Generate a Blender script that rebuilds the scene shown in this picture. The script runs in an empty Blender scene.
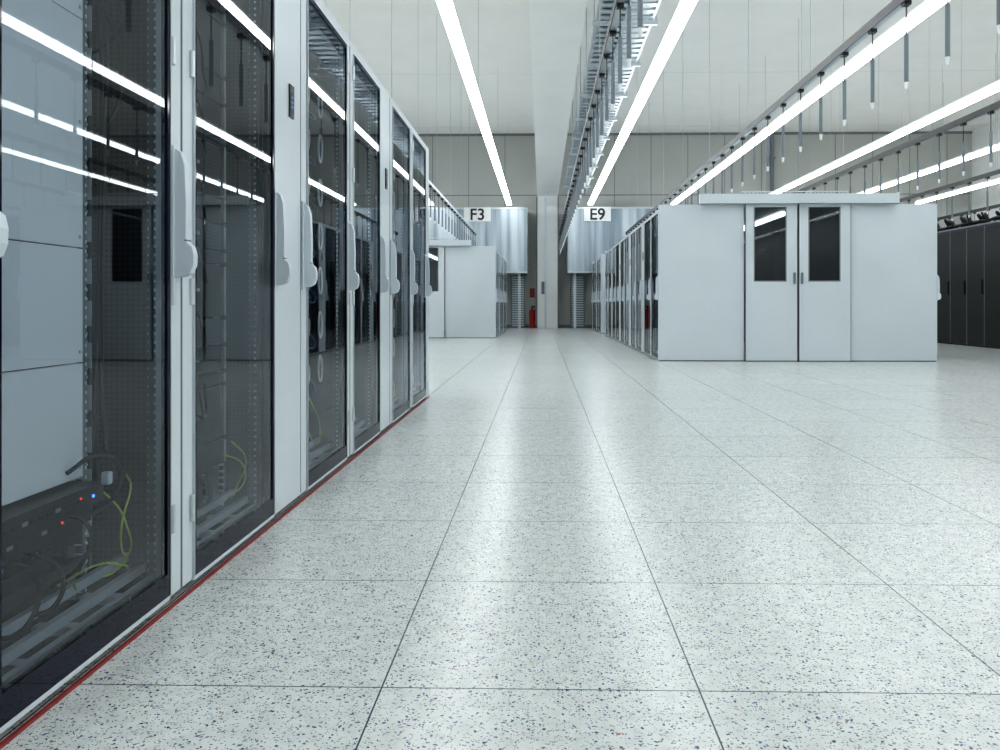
import bpy, math, random
from mathutils import Vector
random.seed(4)
S = bpy.context.scene
COL = S.collection

# ------------------------------------------------------------------ materials
def mat(name, col, rough=0.5, metal=0.0, spec=0.5, noise=0.0, nscale=6.0, coat=0.0):
    m = bpy.data.materials.new(name); m.use_nodes = True
    nt = m.node_tree; b = nt.nodes['Principled BSDF']
    b.inputs['Base Color'].default_value = (*col, 1)
    b.inputs['Roughness'].default_value = rough
    b.inputs['Metallic'].default_value = metal
    b.inputs['Specular IOR Level'].default_value = spec
    b.inputs['Coat Weight'].default_value = coat
    if noise > 0:
        tc = nt.nodes.new('ShaderNodeTexCoord'); n = nt.nodes.new('ShaderNodeTexNoise')
        n.inputs['Scale'].default_value = nscale; n.inputs['Detail'].default_value = 4
        nt.links.new(tc.outputs['Object'], n.inputs['Vector'])
        r = nt.nodes.new('ShaderNodeValToRGB')
        r.color_ramp.elements[0].position = 0.3; r.color_ramp.elements[1].position = 0.7
        r.color_ramp.elements[0].color = (*[max(0, c*(1-noise)) for c in col], 1)
        r.color_ramp.elements[1].color = (*[min(1, c*(1+noise)) for c in col], 1)
        nt.links.new(n.outputs['Fac'], r.inputs['Fac']); nt.links.new(r.outputs['Color'], b.inputs['Base Color'])
    return m

def emis(name, col, s):
    m = bpy.data.materials.new(name); m.use_nodes = True
    nt = m.node_tree; nt.nodes.clear()
    e = nt.nodes.new('ShaderNodeEmission'); o = nt.nodes.new('ShaderNodeOutputMaterial')
    e.inputs[0].default_value = (*col, 1); e.inputs[1].default_value = s
    nt.links.new(e.outputs[0], o.inputs[0]); return m

def glass(name, tint, rough=0.0, ior=1.5):
    m = bpy.data.materials.new(name); m.use_nodes = True
    nt = m.node_tree; nt.nodes.clear()
    t = nt.nodes.new('ShaderNodeBsdfTransparent'); g = nt.nodes.new('ShaderNodeBsdfGlossy')
    f = nt.nodes.new('ShaderNodeFresnel'); x = nt.nodes.new('ShaderNodeMixShader'); o = nt.nodes.new('ShaderNodeOutputMaterial')
    t.inputs[0].default_value = (*tint, 1); g.inputs['Color'].default_value = (.90, .95, 1, 1)
    g.inputs['Roughness'].default_value = rough; f.inputs['IOR'].default_value = ior
    nt.links.new(f.outputs[0], x.inputs[0]); nt.links.new(t.outputs[0], x.inputs[1]); nt.links.new(g.outputs[0], x.inputs[2])
    nt.links.new(x.outputs[0], o.inputs[0]); return m

def perf(name, base, hole, axes='YZ', pitch=0.012, r=0.3, rough=0.5):
    """sheet with a regular grid of round holes (object space)"""
    m = bpy.data.materials.new(name); m.use_nodes = True
    nt = m.node_tree; b = nt.nodes['Principled BSDF']; b.inputs['Roughness'].default_value = rough
    tc = nt.nodes.new('ShaderNodeTexCoord'); sp = nt.nodes.new('ShaderNodeSeparateXYZ')
    nt.links.new(tc.outputs['Object'], sp.inputs[0])
    outs = []
    for a in axes:
        k = nt.nodes.new('ShaderNodeMath'); k.operation = 'DIVIDE'; k.inputs[1].default_value = pitch
        nt.links.new(sp.outputs[a], k.inputs[0])
        fr = nt.nodes.new('ShaderNodeMath'); fr.operation = 'FRACT'; nt.links.new(k.outputs[0], fr.inputs[0])
        s = nt.nodes.new('ShaderNodeMath'); s.operation = 'SUBTRACT'; s.inputs[1].default_value = 0.5
        nt.links.new(fr.outputs[0], s.inputs[0])
        p = nt.nodes.new('ShaderNodeMath'); p.operation = 'POWER'; p.inputs[1].default_value = 2
        nt.links.new(s.outputs[0], p.inputs[0]); outs.append(p)
    ad = nt.nodes.new('ShaderNodeMath'); nt.links.new(outs[0].outputs[0], ad.inputs[0]); nt.links.new(outs[1].outputs[0], ad.inputs[1])
    lt = nt.nodes.new('ShaderNodeMath'); lt.operation = 'LESS_THAN'; lt.inputs[1].default_value = r*r
    nt.links.new(ad.outputs[0], lt.inputs[0])
    mx = nt.nodes.new('ShaderNodeMix'); mx.data_type = 'RGBA'
    mx.inputs['A'].default_value = (*base, 1); mx.inputs['B'].default_value = (*hole, 1)
    nt.links.new(lt.outputs[0], mx.inputs['Factor']); nt.links.new(mx.outputs['Result'], b.inputs['Base Color'])
    return m

def floor_mat():
    m = bpy.data.materials.new('terrazzo_raised_floor'); m.use_nodes = True
    nt = m.node_tree; N = nt.nodes; L = nt.links; b = N['Principled BSDF']
    tc = N.new('ShaderNodeTexCoord')
    nz = N.new('ShaderNodeTexNoise'); nz.inputs['Scale'].default_value = 75; nz.inputs['Detail'].default_value = 2
    L.new(tc.outputs['Object'], nz.inputs['Vector'])
    vs = N.new('ShaderNodeVectorMath'); vs.operation = 'SCALE'; vs.inputs['Scale'].default_value = 0.015
    L.new(nz.outputs['Color'], vs.inputs[0])
    va = N.new('ShaderNodeVectorMath'); va.operation = 'ADD'
    L.new(tc.outputs['Object'], va.inputs[0]); L.new(vs.outputs[0], va.inputs[1])
    def layer(scale, thr, dens):
        v = N.new('ShaderNodeTexVoronoi'); v.inputs['Scale'].default_value = scale
        L.new(va.outputs[0], v.inputs['Vector'])
        lt = N.new('ShaderNodeMath'); lt.operation = 'LESS_THAN'; lt.inputs[1].default_value = thr
        L.new(v.outputs['Distance'], lt.inputs[0])
        s = N.new('ShaderNodeSeparateColor'); L.new(v.outputs['Color'], s.inputs[0])
        g = N.new('ShaderNodeMath'); g.operation = 'LESS_THAN'; g.inputs[1].default_value = dens
        L.new(s.outputs[0], g.inputs[0])
        mu = N.new('ShaderNodeMath'); mu.operation = 'MULTIPLY'; L.new(lt.outputs[0], mu.inputs[0]); L.new(g.outputs[0], mu.inputs[1])
        return mu, s
    a, sa = layer(108, .33, .38)
    c, sc = layer(210, .36, .42)
    mxm = N.new('ShaderNodeMath'); mxm.operation = 'MAXIMUM'; L.new(a.outputs[0], mxm.inputs[0]); L.new(c.outputs[0], mxm.inputs[1])
    n2 = N.new('ShaderNodeTexNoise'); n2.inputs['Scale'].default_value = 25; n2.inputs['Detail'].default_value = 5
    L.new(tc.outputs['Object'], n2.inputs['Vector'])
    base = N.new('ShaderNodeValToRGB'); base.color_ramp.elements[0].color = (.57, .60, .585, 1); base.color_ramp.elements[1].color = (.66, .685, .665, 1)
    base.color_ramp.elements[0].position = .35; base.color_ramp.elements[1].position = .6
    L.new(n2.outputs['Fac'], base.inputs[0])
    dk = N.new('ShaderNodeValToRGB'); cr = dk.color_ramp; cr.interpolation = 'CONSTANT'
    cr.elements[0].color = (.04, .055, .12, 1); cr.elements[0].position = 0
    cr.elements[1].color = (.10, .14, .24, 1); cr.elements[1].position = .38
    q_ = cr.elements.new(.62); q_.color = (.26, .31, .35, 1)
    q_ = cr.elements.new(.86); q_.color = (.26, .16, .14, 1)
    L.new(sa.outputs[1], dk.inputs[0])
    m1 = N.new('ShaderNodeMix'); m1.data_type = 'RGBA'
    L.new(mxm.outputs[0], m1.inputs['Factor']); L.new(base.outputs[0], m1.inputs['A']); L.new(dk.outputs[0], m1.inputs['B'])
    sp = N.new('ShaderNodeSeparateXYZ'); L.new(tc.outputs['Object'], sp.inputs[0])
    js = []; ids = []
    for ax, off in (('X', -.313), ('Y', 1.60)):
        s = N.new('ShaderNodeMath'); s.operation = 'SUBTRACT'; s.inputs[1].default_value = off - .31; L.new(sp.outputs[ax], s.inputs[0])
        d = N.new('ShaderNodeMath'); d.operation = 'DIVIDE'; d.inputs[1].default_value = .62; L.new(s.outputs[0], d.inputs[0])
        f = N.new('ShaderNodeMath'); f.operation = 'FRACT'; L.new(d.outputs[0], f.inputs[0])
        t = N.new('ShaderNodeMath'); t.operation = 'SUBTRACT'; t.inputs[1].default_value = .5; L.new(f.outputs[0], t.inputs[0])
        q = N.new('ShaderNodeMath'); q.operation = 'ABSOLUTE'; L.new(t.outputs[0], q.inputs[0])
        l = N.new('ShaderNodeMath'); l.operation = 'LESS_THAN'; l.inputs[1].default_value = .0028; L.new(q.outputs[0], l.inputs[0])
        js.append(l)
        h = N.new('ShaderNodeMath'); h.operation = 'ADD'; h.inputs[1].default_value = .5; L.new(d.outputs[0], h.inputs[0])
        fl = N.new('ShaderNodeMath'); fl.operation = 'FLOOR'; L.new(h.outputs[0], fl.inputs[0]); ids.append(fl)
    cb = N.new('ShaderNodeCombineXYZ'); L.new(ids[0].outputs[0], cb.inputs[0]); L.new(ids[1].outputs[0], cb.inputs[1])
    wn = N.new('ShaderNodeTexWhiteNoise'); wn.noise_dimensions = '3D'; L.new(cb.outputs[0], wn.inputs['Vector'])
    mr = N.new('ShaderNodeMapRange'); mr.inputs['To Min'].default_value = .98; mr.inputs['To Max'].default_value = 1.02
    L.new(wn.outputs['Value'], mr.inputs['Value'])
    tv = N.new('ShaderNodeVectorMath'); tv.operation = 'SCALE'; L.new(m1.outputs['Result'], tv.inputs[0]); L.new(mr.outputs['Result'], tv.inputs['Scale'])
    jm = N.new('ShaderNodeMath'); jm.operation = 'MAXIMUM'; L.new(js[0].outputs[0], jm.inputs[0]); L.new(js[1].outputs[0], jm.inputs[1])
    m2 = N.new('ShaderNodeMix'); m2.data_type = 'RGBA'; m2.inputs['B'].default_value = (.04, .05, .07, 1)
    L.new(jm.outputs[0], m2.inputs['Factor']); L.new(tv.outputs[0], m2.inputs['A'])
    L.new(m2.outputs['Result'], b.inputs['Base Color'])
    b.inputs['Roughness'].default_value = .255
    b.inputs['Specular IOR Level'].default_value = .55
    return m

def duct_mat():
    m = bpy.data.materials.new('corrugated_galvanised_sheet'); m.use_nodes = True
    nt = m.node_tree; b = nt.nodes['Principled BSDF']; b.inputs['Metallic'].default_value = .6; b.inputs['Roughness'].default_value = .38
    tc = nt.nodes.new('ShaderNodeTexCoord'); mp = nt.nodes.new('ShaderNodeMapping'); mp.inputs['Scale'].default_value = (3.2, .2, .12)
    n = nt.nodes.new('ShaderNodeTexNoise'); n.inputs['Scale'].default_value = 1; n.inputs['Detail'].default_value = 3
    r = nt.nodes.new('ShaderNodeValToRGB'); r.color_ramp.elements[0].position = .38; r.color_ramp.elements[1].position = .62
    r.color_ramp.elements[0].color = (.28, .34, .40, 1); r.color_ramp.elements[1].color = (.62, .69, .74, 1)
    nt.links.new(tc.outputs['Object'], mp.inputs[0]); nt.links.new(mp.outputs[0], n.inputs['Vector'])
    nt.links.new(n.outputs['Fac'], r.inputs[0]); nt.links.new(r.outputs[0], b.inputs['Base Color'])
    return m

M = dict(
    floor=floor_mat(), duct=duct_mat(),
    ceiling=mat('ceiling_paint', (.76, .765, .74), .8, noise=.02, nscale=1.5),
    wall=mat('wall_panel_paint', (.47, .48, .455), .7, noise=.03, nscale=1.0),
    wall2=mat('side_wall_paint', (.74, .76, .75), .7, noise=.02, nscale=1.0),
    joint=mat('joint_shadow_gap', (.20, .21, .22), .8),
    cjoint=mat('ceiling_joint', (.60, .61, .60), .8),
    white=mat('powder_coat_light_grey', (.60, .655, .69), .38, noise=.015, nscale=3),
    white2=mat('partition_laminate', (.60, .655, .69), .35, noise=.02, nscale=1.5),
    blank=mat('blanking_panel', (.84, .88, .91), .45, noise=.01, nscale=3),
    beam=mat('beam_paint', (.80, .81, .80), .7, noise=.02, nscale=2),
    handle=mat('handle_plastic', (.60, .66, .71), .35),
    dark=mat('rack_interior', (.018, .022, .030), .55),
    darker=mat('black_plastic', (.008, .009, .012), .35),
    border=mat('glass_print_border', (.003, .005, .018), .06, spec=.2),
    rail=mat('zinc_rail', (.58, .65, .70), .30, metal=.4),
    steel=mat('galvanised_steel', (.50, .56, .60), .35, metal=.8, noise=.08, nscale=3),
    alu=mat('aluminium', (.60, .64, .67), .35, metal=.7),
    red=mat('red_seal', (.24, .022, .02), .5),
    redext=mat('extinguisher_red', (.30, .02, .02), .3),
    black=mat('cable_black', (.008, .008, .01), .5),
    yellow=mat('earth_cable_yellow', (.55, .70, .10), .4),
    greyc=mat('cable_grey', (.75, .79, .81), .45),
    blue=mat('cable_blue', (.06, .16, .38), .4),
    glass=glass('tinted_door_glass', (.82, .87, .91), ior=1.5),
    glassd=glass('door_window_glass', (.42, .47, .50)),
    perfd=perf('perforated_dark', (.040, .047, .058), (.003, .004, .005), 'YZ', .012, .33),
    perfs=perf('perforated_side', (.038, .046, .058), (.008, .010, .013), 'XZ', .014, .30),
    railp=perf('punched_rail', (.12, .15, .17), (.75, .8, .82), 'YZ', .0222, .20),
    railx=perf('punched_rail_side', (.08, .10, .12), (.8, .85, .88), 'XZ', .0222, .20),
    blackperf=perf('perforated_black', (.014, .014, .016), (.002, .002, .002), 'YZ', .02, .33),
    light=emis('luminaire_diffuser', (.94, .985, 1.0), 10.2),
    afill=emis('aisle_fill_glow', (.93, .985, 1.0), 5.0),  # added glow that brightens the enclosure interiors
    ledb=emis('led_blue', (.1, .3, 1), 2.0), ledr=emis('led_red', (1, .05, .03), 1.2), 
    lcd=mat('lcd_screen', (.03, .05, .09), .1), lcdt=emis('lcd_text', (.35, .5, .75), .6),
    tube=mat('tube_grey', (.17, .20, .23), .4), wire=mat('suspension_wire', (.42, .45, .47), .5),
    sign=mat('sign_white', (.78, .8, .8), .5), ink=mat('sign_ink', (.02, .02, .025), .5),
)

# ------------------------------------------------------------------ mesh builder
class MB:
    def __init__(s): s.v = []; s.f = []; s.m = []; s.mats = []
    def mi(s, k):
        if k not in s.mats: s.mats.append(k)
        return s.mats.index(k)
    def box(s, x0, x1, y0, y1, z0, z1, k):
        n = len(s.v); i = s.mi(k)
        s.v += [(x0,y0,z0),(x1,y0,z0),(x1,y1,z0),(x0,y1,z0),(x0,y0,z1),(x1,y0,z1),(x1,y1,z1),(x0,y1,z1)]
        for f in ((0,3,2,1),(4,5,6,7),(0,1,5,4),(1,2,6,5),(2,3,7,6),(3,0,4,7)):
            s.f.append(tuple(n+a for a in f)); s.m.append(i)
        return s
    def cyl(s, x, y, z0, z1, r0, r1, k, seg=10):
        n = len(s.v); i = s.mi(k)
        for z, r in ((z0, r0), (z1, r1)):
            for a in range(seg):
                t = 2*math.pi*a/seg; s.v.append((x+r*math.cos(t), y+r*math.sin(t), z))
        for a in range(seg):
            b = (a+1) % seg; s.f.append((n+a, n+b, n+seg+b, n+seg+a)); s.m.append(i)
        s.f.append(tuple(n+a for a in reversed(range(seg)))); s.m.append(i)
        s.f.append(tuple(n+seg+a for a in range(seg))); s.m.append(i)
        return s
    def prism(s, pts, y0, y1, k):   # profile in x,z extruded along y
        n = len(s.v); c = len(pts); i = s.mi(k)
        s.v += [(x, y0, z) for x, z in pts] + [(x, y1, z) for x, z in pts]
        for a in range(c):
            b = (a+1) % c; s.f.append((n+a, n+c+a, n+c+b, n+b)); s.m.append(i)
        s.f.append(tuple(n+a for a in range(c))); s.m.append(i)
        s.f.append(tuple(n+c+a for a in reversed(range(c)))); s.m.append(i)
        return s
    def mesh(s, name):
        me = bpy.data.meshes.new(name); me.from_pydata(s.v, [], s.f)
        for k in s.mats: me.materials.append(M[k])
        for p, i in zip(me.polygons, s.m): p.material_index = i
        me.update(); return me

def obj(name, me, parent=None, loc=(0,0,0), bevel=0, seg=2):
    o = bpy.data.objects.new(name, me); COL.objects.link(o); o.location = loc
    if parent: o.parent = parent
    if bevel:
        b = o.modifiers.new('bevel', 'BEVEL'); b.width = bevel; b.segments = seg; b.limit_method = 'ANGLE'
    return o
def empty(name, loc=(0,0,0), rz=0):
    e = bpy.data.objects.new(name, None); COL.objects.link(e); e.location = loc; e.rotation_euler = (0,0,rz)
    e.empty_display_size = .2; return e
def cable(name, splines, r, k, parent=None):
    cu = bpy.data.curves.new(name, 'CURVE'); cu.dimensions = '3D'; cu.bevel_depth = r; cu.bevel_resolution = 2; cu.resolution_u = 8
    for pts in splines:
        sp = cu.splines.new('BEZIER'); sp.bezier_points.add(len(pts)-1)
        for bp, p in zip(sp.bezier_points, pts):
            bp.co = p; bp.handle_left_type = bp.handle_right_type = 'AUTO'
    cu.materials.append(M[k])
    o = bpy.data.objects.new(name, cu); COL.objects.link(o)
    if parent: o.parent = parent
    return o

# ------------------------------------------------------------------ room
X0, X1, Y0, Y1, H = -9.0, 14.0, -6.0, 27.0, 6.4
obj('floor', MB().box(X0-.2, X1+.2, Y0-.2, Y1+.2, -.1, 0, 'floor').mesh('floor'))
c = MB().box(X0-.2, X1+.2, Y0-.2, Y1+.2, H, H+.1, 'ceiling')
for y in range(-4, 27, 6): c.box(X0, X1, y-.006, y+.006, H-.004, H+.001, 'cjoint')
obj('ceiling', c.mesh('ceiling'))
w = MB().box(X0, X1, Y1, Y1+.2, 0, H, 'wall')
for x in [X0+.6+1.2*i for i in range(19)]: w.box(x-.01, x+.01, Y1-.006, Y1+.01, 0, H, 'joint')
w.box(X0, X1, Y1-.008, Y1+.01, 4.35, 4.38, 'joint')
w.box(X0, X1, Y1-.03, Y1-.001, H-.08, H-.001, 'joint')
obj('wall_back', w.mesh('wall_back'))
w = MB().box(X1, X1+.2, Y0, Y1, 0, H, 'wall2')
for i in range(9): w.box(X1-.006, X1+.01, Y0+.6+3.6*i-.006, Y0+.6+3.6*i+.006, 0, H, 'cjoint')
obj('wall_right', w.mesh('wall_right'))
obj('wall_left', MB().box(X0-.2, X0, Y0, Y1, 0, H, 'wall2').mesh('wall_left'))
obj('wall_front', MB().box(X0, X1, Y0-.2, Y0, 0, H, 'wall2').mesh('wall_front'))
obj('ceiling_beam', MB().box(-.14, .53, Y0, Y1-.001, 4.25, H-.001, 'beam').mesh('beam'))
cm = MB().box(-.14, .53, 26.4, Y1-.001, 0.0, 4.249, 'beam')
cm.box(-.17, -.13, 26.37, 26.42, 0, 4.24, 'joint'); cm.box(.10, .16, 26.37, 26.41, .0, 4.2, 'rail')
cm.box(.52, .56, 26.37, 26.42, 0, 4.24, 'joint')
cm.box(.0, .10, 26.34, 26.41, 1.1, 1.5, 'tube')
obj('concrete_column', cm.mesh('column'))
# baseboards
obj('baseboard_back', MB().box(X0, X1, Y1-.02, Y1-.001, 0, .1, 'tube').mesh('bb'))
obj('baseboard_right', MB().box(X1-.02, X1-.001, Y0, Y1-.03, 0, .1, 'tube').mesh('bb'))

# ------------------------------------------------------------------ racks
RH = 2.03
W = .723
def shell_mesh():
    b = MB(); d = 1.10; h = W/2
    b.box(-d, -.035, -h, -h+.012, .03, RH-.02, 'perfs'); b.box(-d, -.035, h-.012, h, .03, RH-.02, 'perfs')
    b.box(-d, -d+.012, -h+.012, h-.012, .03, RH-.02, 'dark')
    b.box(-d, -.001, -h, h, RH-.02, RH, 'white')
    b.box(-d, -.02, -h, h, .03, .05, 'dark')
    b.box(-d+.02, -.03, -h+.01, h-.01, 0, .03, 'darker')
    return b.mesh('rack_shell')
def frame_mesh(f):
    b = MB(); h = W/2; st = .068
    ys, ye = (h-st, h) if f > 0 else (-h, -h+st)
    b.box(-.035, 0, ys, ye, .022, RH-.021, 'white')
    e = ye if f > 0 else ys
    b.box(-.005, .002, e-.004*(f>0), e+.004*(f<0), .022, RH-.03, 'joint')
    hy = ys+.012 if f > 0 else ye-.012
    for z in (.18, .75, 1.35, 1.85):
        b.cyl(.004, hy, z, z+.07, .008, .008, 'alu', 8)
    a0, a1 = (-h, h-st) if f > 0 else (-h+st, h)
    b.box(-.03, .004, a0+.002, a1-.002, .018, .029, 'white')
    b.box(-.03, .0, a0+.002, a1-.002, RH-.045, RH-.021, 'white')
    return b.mesh('rack_frame')
def door_range(f):
    h = W/2; st = .068
    return (-h+.003, h-st-.003) if f > 0 else (-h+st+.003, h-.003)
def door_mesh(f):
    b = MB(); a0, a1 = door_range(f); zb, zt = .030, RH-.047; t = .014
    b.box(-.012, .004, a0, a0+t, zb, zt, 'border'); b.box(-.012, .004, a1-t, a1, zb, zt, 'border')
    b.box(-.012, .004, a0+t, a1-t, zb, zb+.055, 'border'); b.box(-.012, .004, a0+t, a1-t, zt-.02, zt, 'border')
    b.box(-.014, .006, a0-.003, a0, zb, zt, 'alu'); b.box(-.014, .006, a1, a1+.003, zb, zt, 'alu')
    n = len(b.v); x = 0.0
    b.v += [(x,a0+t,zb+.055),(x,a1-t,zb+.055),(x,a1-t,zt-.02),(x,a0+t,zt-.02)]
    b.f.append((n,n+1,n+2,n+3)); b.m.append(b.mi('glass'))
    return b.mesh('rack_door')
def inner_mesh(kind, f):
    b = MB(); cx = .155; a0, a1 = door_range(f); cy = (a0+a1)/2 - .03*f
    wy = .2325; L, R = cy-wy, cy+wy
    for y in (L-.022, R+.002):
        b.box(-cx-.01, -cx+.005, y, y+.020, .06, RH-.03, 'railp')
        b.box(-cx-.03, -cx-.012, y, y+.020, .06, RH-.03, 'rail')
    hh = W/2-.0125
    for y0, y1 in ((-hh, -hh+.012), (hh-.012, hh)):
        b.box(-.075, -.045, y0, y1, .06, RH-.03, 'railx')
        b.box(-.25, -.225, y0, y1, .06, RH-.03, 'railx')
        b.box(-.60, -.56, y0, y1, .06, RH-.03, 'railx')
    for x, z in ((-.05, .051), (-.085, .075), (-.13, .10)): b.box(x-.008, x+.008, -hh+.015, hh-.015, z, z+.022, 'rail')
    for y in (-.2, -.02, .16): b.box(-.15, -.04, y, y+.03, .052, .07, 'alu')
    U = .0445
    if kind == 'blank':
        z = .35
        while z < 1.9:
            t = min(z+.264, RH-.05); b.box(-cx-.006, -cx+.008, L, R, z, t, 'blank')
            for yy in (L+.012, R-.012): b.box(-cx+.008, -cx+.010, yy-.004, yy+.004, z+.02, z+.028, 'alu')
            z += .267
        for i, (z, fw) in enumerate(((.20, .0), (.248, .02), (.296, .05))):
            b.box(-cx-.45, -cx+.008+fw, L, R, z, z+.043, 'darker')
            for j in range(12):
                y = L+.05+j*.028; b.box(-cx+.008+fw, -cx+.0095+fw, y, y+.018, z+.016, z+.024, 'tube' if j % 4 == 0 else 'dark')
        b.box(-cx+.058, -cx+.061, R-.05, R-.044, .312, .318, 'ledb'); b.box(-cx+.058, -cx+.061, R-.10, R-.096, .318, .323, 'ledr')
        b.box(-cx+.028, -cx+.031, R-.12, R-.116, .270, .275, 'ledr')
        b.box(-cx-.45, -cx, L, R, .13, .16, 'darker')
        for k in range(18): b.box(-cx-.01, -cx+.012, R+.028, R+.031, .2+k*.1, .26+k*.1, 'rail')
    elif kind == 'perf':
        z = .22; i = 0
        while z < 1.9:
            n = (2, 4, 1, 2)[i % 4]; t = min(z+U*n-.004, RH-.05)
            b.box(-cx-.6, -cx+.008, L, R, z, t, 'perfd' if i % 3 != 2 else 'darker')
            for yy in (L+.02, R-.02): b.box(-cx+.008, -cx+.02, yy-.008, yy+.008, z+.006, t-.006, 'rail')
            if i % 2: b.box(-cx+.008, -cx+.011, cy-.02, cy+.03, (z+t)/2-.004, (z+t)/2+.006, 'alu')
            z += U*n; i += 1
    else:
        z = .12; i = 0
        while z < 1.9:
            n = (1, 1, 2)[i % 3]
            if (i % 5) < 4:
                b.box(-cx-.5, -cx+.006, L, R, z, z+U*n-.004, 'darker')
                for j in range(14):
                    y = L+.03+j*.029; b.box(-cx+.006, -cx+.009, y, y+.02, z+.012, z+.03, 'rail' if (i+j) % 4 == 0 else 'dark')
            else: b.box(-cx-.004, -cx+.006, L, R, z, z+U*n-.004, 'greyc')
            z += U*n; i += 1
    return b.mesh('rack_equipment_'+kind)
HP = [(0,0),(.026,0),(.044,.010),(.052,.030),(.053,.055),(.048,.076),(.036,.086),(.033,.100),(.034,.18),(.030,.28),(.020,.312),(.010,.320),(0,.320)]
handle_me = MB().prism(HP, -.013, .013, 'handle').box(-.001, .005, -.019, .019, -.012, .330, 'handle').box(.028, .0365, -.014, .014, .090, .094, 'joint').mesh('handle')

shell_me = shell_mesh(); frame_me = {f: frame_mesh(f) for f in (1, -1)}; door_me = {f: door_mesh(f) for f in (1, -1)}
inner_me = {}
def rack(x, y, rz, f, kind, near=False, last=False):
    e = empty('server_rack', (x, y, 0), rz)
    obj('cabinet_shell', shell_me, e); obj('front_frame', frame_me[f], e, bevel=.002 if near else 0)
    obj('glass_door', door_me[f], e)
    if (kind, f) not in inner_me: inner_me[(kind, f)] = inner_mesh(kind, f)
    obj('equipment', inner_me[(kind, f)], e)
    h = W/2
    ys = [h+.016] if f < 0 else [-h-.055, h-.042]
    if last: ys = [h-.022]
    for yy in ys:
        o = obj('door_handle', handle_me, e, (0.003, yy, .82)); 
        if near: 
            b = o.modifiers.new('bevel', 'BEVEL'); b.width = .004; b.segments = 3; b.limit_method = 'ANGLE'
    return e
PW = .395
def cool_mesh():
    b = MB(); h = PW/2
    b.box(-1.10, -.02, -h, h, .03, RH, 'dark'); b.box(-1.08, -.04, -h+.01, h-.01, 0, .03, 'darker')
    b.box(-.02, 0, -h+.002, h-.002, .022, RH-.003, 'white')
    b.box(-.022, .002, h-.082, h-.079, .03, RH-.02, 'joint')
    b.box(0, .006, -.03, .02, 1.44, 1.56, 'darker'); b.box(.006, .007, -.024, .014, 1.46, 1.53, 'lcd')
    for i in range(3): b.box(.007, .0075, -.018, .006, 1.475+.018*i, 1.481+.018*i, 'lcdt')
    return b.mesh('cooling_unit')
cool_me = cool_mesh()
def cooler(x, y, rz, near=False):
    obj_ = obj('cooling_cabinet', cool_me, None, (x, y, 0), bevel=.002 if near else 0); obj_.rotation_euler = (0,0,rz)
PER = 1.85
def unit(x, y, facing, kinds, near=False, last=False):
    """facing +1: front to +X, -1: front to -X; y = near end"""
    rz = 0 if facing > 0 else math.pi
    a = rack(x, y+W/2+.0005, rz, facing, kinds[0], near)
    b = rack(x, y+W*1.5+.0015, rz, -facing, kinds[1], near, last)
    if not last: cooler(x, y+2*W+.004+PW/2, rz, near)
    return a, b

XF = -.925
YS = 1.360
near_units = []
for i, ks in enumerate([('perf', 'cab'), ('blank', 'perf'), ('cab', 'perf'), ('perf', 'cab')]):
    near_units.append(unit(XF, YS+(i-1)*PER, 1, ks, True, last=(i == 3)))
ye = YS+2*PER+2*W+.008
obj('rack_row_end_panel', MB().box(XF-1.10, XF+.002, ye, 6.70, 0, RH, 'white').mesh('end_panel'), bevel=.004)
y_s = YS-PER
obj('rack_row_side_panel', MB().box(XF-1.10, XF, y_s-.155, y_s-.08, 0, RH, 'white').mesh('end_panel2'), bevel=.004)
obj('red_floor_seal', MB().box(XF+.006, XF+.013, y_s, 6.70, 0.0, .007, 'red').mesh('seal'))

# loose cables in the near racks (rack-local coordinates)
r1, r2 = near_units[1]; r3, r4 = near_units[2]
y1 = .24
cable('earth_cable', [
    [(-.20, y1-.03, .34), (-.10, y1-.05, .30), (-.075, y1-.01, .22), (-.10, y1+.03, .12), (-.13, y1-.12, .12), (-.09, y1-.20, .13)],
    [(-.10, y1+.04, .33), (-.06, y1-.02, .31), (-.06, y1-.06, .24), (-.08, y1-.02, .16), (-.10, y1+.05, .13)],
    [(-.16, y1-.15, .12), (-.08, y1-.12, .16), (-.06, y1-.06, .14), (-.09, y1+.03, .10)]], .0025, 'yellow', r1)
cable('power_cable', [
    [(-.145, .10, .37), (-.08, .12, .41), (-.06, .16, .38), (-.075, .17, .30), (-.13, .12, .26)],
    [(-.145, -.05, .24), (-.07, -.05, .20), (-.08, -.05, .13), (-.16, -.05, .10)],
    [(-.145, -.12, .24), (-.05, -.16, .22), (-.05, -.2, .14), (-.12, -.22, .12)],
    [(-.145, .0, .30), (-.07, .05, .27), (-.06, .02, .20), (-.12, .0, .15)],
    [(-.30, .27, 1.6), (-.12, .22, 1.45), (-.10, .25, 1.35), (-.15, .28, 1.20), (-.35, .29, 1.15)],
    [(-.30, .28, 1.9), (-.11, .24, 1.55), (-.12, .27, 1.42), (-.3, .29, 1.35)],
    [(-.28, .25, 1.95), (-.14, .23, 1.6), (-.13, .23, 1.1), (-.14, .235, .6), (-.12, .22, .4)],
    [(-.28, .26, 1.95), (-.16, .25, 1.5), (-.15, .25, 1.0), (-.16, .245, .5), (-.14, .22, .3)],
    [(-.25, .26, 1.48), (-.10, .25, 1.56), (-.09, .26, 1.62), (-.2, .28, 1.7)]], .005, 'black', r1)
obj('white_plug', MB().box(-.09, -.07, .14, .16, .335, .365, 'handle').mesh('plug'), r1, bevel=.004)
cable('earth_cable', [[(-.10, .20, .12), (-.06, .24, .16), (-.07, .26, .22), (-.12, .22, .26)], [(-.1, .24, .3), (-.06, .26, .24), (-.08, .22, .14)]], .0025, 'yellow', r2)
cable('patch_cable', [[(-.13, -.20+.02*k, .5+.2*k), (-.08, -.15, .55+.2*k), (-.07, -.05, .42+.2*k), (-.13, .1, .5+.18*k)] for k in range(6)], .004, 'black', r2)
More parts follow.
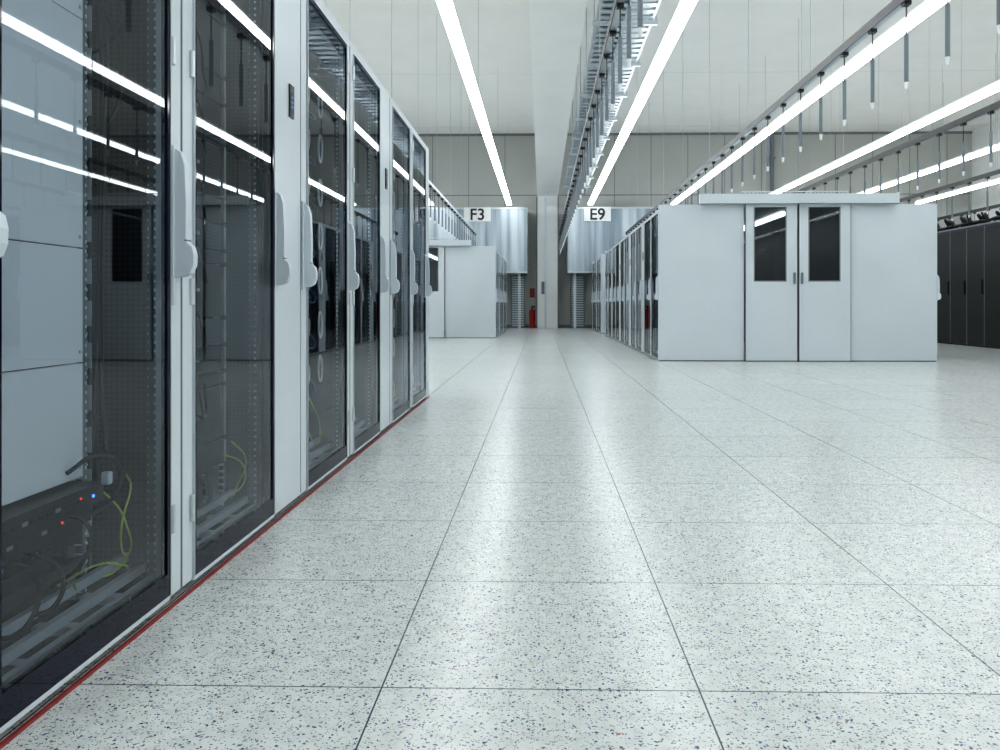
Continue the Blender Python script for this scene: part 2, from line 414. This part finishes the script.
cable('patch_cable', [[(-.13, -.22+.01*k, .40+.17*k), (-.08, -.235, .36+.17*k), (-.08, -.24, .3+.16*k), (-.12, -.22, .22+.15*k)] for k in range(8)], .003, 'greyc', r2)
for rk in (r3, near_units[3][0]):
    sp = []; sb = []
    for k in range(7):
        zc = .42+.2*k; yc = -.14
        sp.append([(-.07+.01*math.sin(t), yc+.045*math.cos(t), zc+.075*math.sin(t)) for t in [j*math.pi/4 for j in range(15)]])
        sp.append([(-.08, .13+.03*math.cos(t), zc+.04+.06*math.sin(t)) for t in [j*math.pi/4 for j in range(9)]])
        sb.append([(-.14, -.1+.03*k, zc), (-.09, -.06, zc-.05), (-.08, .05, zc-.04), (-.14, .12, zc+.02)])
    cable('patch_cable', sp, .0045, 'greyc', rk)
    cable('patch_cable', sb, .003, 'blue', rk)
    cable('earth_cable', [[(-.1, -.1, .3), (-.06, 0, .14), (-.07, .08, .22), (-.12, .1, .33)]], .0025, 'yellow', rk)

# ------------------------------------------------------------------ aisle containment enclosures
def enclosure(xa, xb, y, n, kinds, door=True):
    """two rack rows back to aisle, end wall with sliding double door at the near end"""
    yr = y+.06
    for i in range(n):
        unit(xa, yr+i*PER, -1, kinds[i % len(kinds)]); unit(xb, yr+i*PER, 1, kinds[(i+1) % len(kinds)])
    L = n*PER+.06; h = 2.09
    e = empty('cold_aisle_enclosure', (xa, y, 0)); w = xb-xa
    d0, d1 = w*.308, w*.692
    b = MB()
    b.box(-.005, d0-.003, 0, .05, .012, h, 'white2'); b.box(d1+.003, w+.005, 0, .05, .012, h, 'white2')
    b.box(.01, w-.01, .01, .045, 0, .014, 'darker')
    b.box(d0, d1, .0, .05, h-.05, h, 'white2')
    b.box(0, w, L, L+.05, 0, h, 'white2')
    b.box(1.12, w-1.12, .05, L, h-.04, h, 'white2')
    b.box(w/2-.06, w/2+.06, .5, L-.5, h-.07, h-.041, 'afill')  # glowing strip added under the roof to light the aisle behind the windows
    obj('enclosure_walls', b.mesh('enclosure_walls'), e)
    if door:
        lw = (d1-d0)/2
        for s, nm in ((0, 'door_leaf_a'), (1, 'door_leaf_b')):
            a0 = d0+s*lw+.008; a1 = d0+(s+1)*lw-.008
            wx0, wx1 = (a0+.11, a1-.145) if s == 0 else (a0+.125, a1-.14)
            z0, z1 = 1.06, 2.05
            q = MB()
            q.box(a0, wx0, -.035, 0.0, .012, h, 'white2'); q.box(wx1, a1, -.035, 0.0, .012, h, 'white2')
            q.box(wx0, wx1, -.035, 0, .012, z0, 'white2'); q.box(wx0, wx1, -.035, 0, z1, h, 'white2')
            n = len(q.v); q.v += [(wx0,-.018,z0),(wx1,-.018,z0),(wx1,-.018,z1),(wx0,-.018,z1)]; q.f.append((n,n+1,n+2,n+3)); q.m.append(q.mi('glassd'))
            for (p, r_, s0, s1) in ((wx0, wx0+.015, z0, z1), (wx1-.015, wx1, z0, z1), (wx0, wx1, z0, z0+.015)):
                q.box(p, r_, -.037, -.030, s0, s1, 'joint')
            for fx in (a0, a1-.008): q.box(fx, fx+.008, -.0365, -.01, .012, h, 'joint')
            hx = a1-.055 if s == 0 else a0+.03
            q.box(hx, hx+.025, -.055, -.035, 1.03, 1.18, 'tube')
            obj(nm, q.mesh(nm), e)
        r = MB(); r.box(d0-.6, d1+.60, -.10, .01, h, h+.13, 'white2'); r.box(d0-.6, d1+.60, -.102, -.09, h-.008, h+.002, 'joint')
        obj('sliding_rail_header', r.mesh('header'), e, bevel=.006)
        g = MB()
        for i in range(26): g.cyl(d0+.05+i*.055, .25, h, h+.20, .004, .004, 'tube', 6)
        g.box(d0+.03, d0+1.47, .242, .258, h+.195, h+.21, 'rail'); g.box(d0+.03, d0+1.47, .242, .258, h+.10, h+.108, 'rail')
        obj('roof_guard', g.mesh('guard'), e)
    return e
enclosure(1.57, 5.235, 10.98, 5, [('perf', 'cab'), ('cab', 'perf'), ('blank', 'perf')])
enclosure(1.57, 5.235, 21.6, 2, [('perf', 'cab')])
enclosure(-4.78, -1.04, 18.6, 3, [('perf', 'cab'), ('cab', 'blank')])

# black cabinets on the right
def black_mesh():
    b = MB(); w = .60
    b.box(0.02, 1.05, 0, w, .02, 2.17, 'darker'); b.box(.03, 1.0, .02, w-.02, 0, .02, 'black')
    b.box(0, .02, .012, w-.012, .05, 2.12, 'blackperf')
    b.box(-.004, .02, 0, .012, .03, 2.14, 'tube'); b.box(-.03, 0, .05, .075, .95, 1.2, 'black')
    b.box(.08, .30, 0, w, 2.17, 2.21, 'tube')
    return b.mesh('black_cabinet')
bm = black_mesh()
for i in range(14):
    y = 9.2+i*.602
    e = empty('black_server_cabinet', (7.8, y, 0))
    obj('cabinet', bm, e)
    z = lambda: 2.235+.05*random.random()
    cable('cable_bundle', [[(.10+.05*k, .0, z()), (.11+.05*k, .2, z()), (.10+.05*k, .4, z()), (.11+.05*k, .60, z())] for k in range(4)]
          + [[(.12+.04*k, .1+.12*k, 2.2), (.08, .12+.12*k, 2.36+.06*random.random()), (.2, .2+.1*k, 2.22)] for k in range(3)], .022, 'black', e)

# ------------------------------------------------------------------ ceiling luminaires
for i, x in enumerate([-6.17, -3.57, -1.04, 1.58, 4.25, 6.83, 9.43, 12.03]):
    b = MB(); b.box(-.05, .05, -5, 26.5, .035, .09, 'sign'); b.box(-.076, .076, -5, 26.5, -.02, .035, 'light')
    y = -4.5
    while y < 26.5:
        b.cyl(-.0, y, .09, H-4.0, .003, .003, 'wire', 5); y += 6
    obj('linear_ceiling_light', b.mesh('luminaire'), None, (x, 0, 4.0))

# ------------------------------------------------------------------ busbars with drop connectors
def busbar(x, ya, yb, rail2=True):
    z = 2.95; b = MB()
    b.box(-.028, .028, ya, yb, -.02, .03, 'rail'); b.box(-.034, -.028, ya, yb, -.03, .045, 'darker')
    y = ya+.35; k = 0
    while y < yb:
        b.cyl(0, y, -.26, -.02, .005, .005, 'black', 6)
        b.cyl(0, y, -.60, -.26, .016, .016, 'tube', 10); b.cyl(0, y, -.65, -.60, .010, .016, 'sign', 10)
        b.box(-.025, .025, y-.03, y+.03, -.05, -.02, 'darker')
        if k % 4 == 0:
            b.cyl(0, y+.3, .03, H-z, .004, .004, 'wire', 5)
        y += .6; k += 1
    obj('overhead_busbar', b.mesh('busbar'), None, (x, 0, z))
busbar(-2.03, 8, 25.3); busbar(.57, 2.6, 25.3); busbar(2.62, 2.6, 25.3); busbar(5.06, 3.6, 25.3); busbar(7.6, 3.6, 25.3); busbar(10.2, 3.6, 25.3)

# wide galvanised cable tray
b = MB(); xa, xb = .70, 1.42
b.box(xa, xa+.03, -5, 26.6, 0, .11, 'steel'); b.box(xb-.03, xb, -5, 26.6, 0, .11, 'steel'); b.box((xa+xb)/2-.02, (xa+xb)/2+.02, -5, 26.6, 0, .06, 'steel')
y = -4.9
while y < 26.5:
    b.box(xa+.03, xb-.03, y, y+.12, .01, .03, 'steel'); y += .22
b.box(xa+.06, xa+.36, -5, 26.6, .05, .12, 'tube')
y = -4
while y < 26.5:
    b.box(xa-.05, xb+.05, y, y+.05, -.05, 0, 'alu')
    for xx in (xa-.03, xb+.03): b.cyl(xx, y+.025, 0, H-4.35, .006, .006, 'wire', 6)
    y += 1.8
obj('cable_tray', b.mesh('cable_tray'), None, (0, 0, 4.35))

# ------------------------------------------------------------------ far end: galvanised air ducts, signs, vents
def duct(xa, xb, text, tx):
    e = empty('galvanised_air_duct', (0, 25.6, 0))
    b = MB(); b.box(xa, xb, 0, 1.39, 1.75, 3.80, 'duct')
    x = xa+.02
    while x < xb: b.box(x, x+.03, -.025, 0, 1.78, 3.77, 'duct'); x += .24
    b.box(xa, xb, -.03, 0, 1.75, 1.80, 'alu'); b.box(xa, xb, -.03, 0, 3.75, 3.80, 'alu')
    for xx in (xa+.2, xb-.3): b.box(xx, xx+.08, .5, .58, 0, 1.75, 'alu')
    obj('duct_box', b.mesh('duct'), e)
    obj('sign_plate', MB().box(tx-.42, tx+.42, -.06, -.03, 3.36, 3.80, 'sign').mesh('plate'), e)
    cu = bpy.data.curves.new('label', 'FONT'); cu.body = text; cu.size = .50; cu.align_x = 'CENTER'; cu.extrude = .004; cu.offset = .008
    cu.materials.append(M['ink']); t = bpy.data.objects.new('sign_lettering', cu); COL.objects.link(t); t.parent = e
    t.location = (tx, -.066, 3.41); t.rotation_euler = (math.pi/2, 0, 0)
duct(-4.2, -.44, 'F3', -2.0); duct(.82, 4.6, 'E9', 1.74)
for x in (-1.0, .95):
    b = MB(); b.box(x, x+.46, 26.9, 26.98, 0, 1.7, 'tube')
    for k in range(22): b.box(x+.03, x+.43, 26.86, 26.9, .06+k*.075, .10+k*.075, 'rail')
    obj('wall_vent', b.mesh('vent'))
# fire extinguisher
e = MB(); e.cyl(0, 0, 0.0, .55, .10, .10, 'redext', 16); e.cyl(0, 0, .55, .63, .10, .035, 'redext', 16); e.cyl(0, 0, .63, .70, .03, .03, 'darker', 10)
e.box(-.02, .10, -.02, .02, .68, .72, 'darker'); e.cyl(.09, -.02, .2, .66, .012, .012, 'darker', 8)
e.box(-.05, .05, .08, .16, .40, .50, 'alu')
obj('fire_extinguisher', e.mesh('extinguisher'), None, (-.30, 26.55, 0.0))
obj('red_notice_board', MB().box(-.38, -.22, Y1-.03, Y1-.001, 1.0, 1.3, 'redext').mesh('notice'))
p = MB(); p.cyl(0, 0, 0, H, .07, .07, 'tube', 12)
for z in (1, 2.5, 4, 5.5): p.box(-.1, .1, -.08, .12, z, z+.05, 'joint')
obj('wall_downpipe', p.mesh('pipe'), None, (7.5, 26.85, 0))

# ------------------------------------------------------------------ world + camera
wd = bpy.data.worlds.new('world'); S.world = wd; wd.use_nodes = True
wd.node_tree.nodes['Background'].inputs[0].default_value = (.5, .55, .6, 1); wd.node_tree.nodes['Background'].inputs[1].default_value = .3
cam = bpy.data.cameras.new('camera'); co = bpy.data.objects.new('camera', cam); COL.objects.link(co)
cam.sensor_width = 36; cam.lens = 29.5; cam.shift_x = -.022; cam.shift_y = -.07; cam.clip_start = .05
co.location = (0, 0, .75); co.rotation_euler = (math.pi/2, 0, .0237)
S.camera = co
S.view_settings.view_transform = 'Standard'
try: S.view_settings.look = 'Medium High Contrast'
except Exception as ex: print(ex)
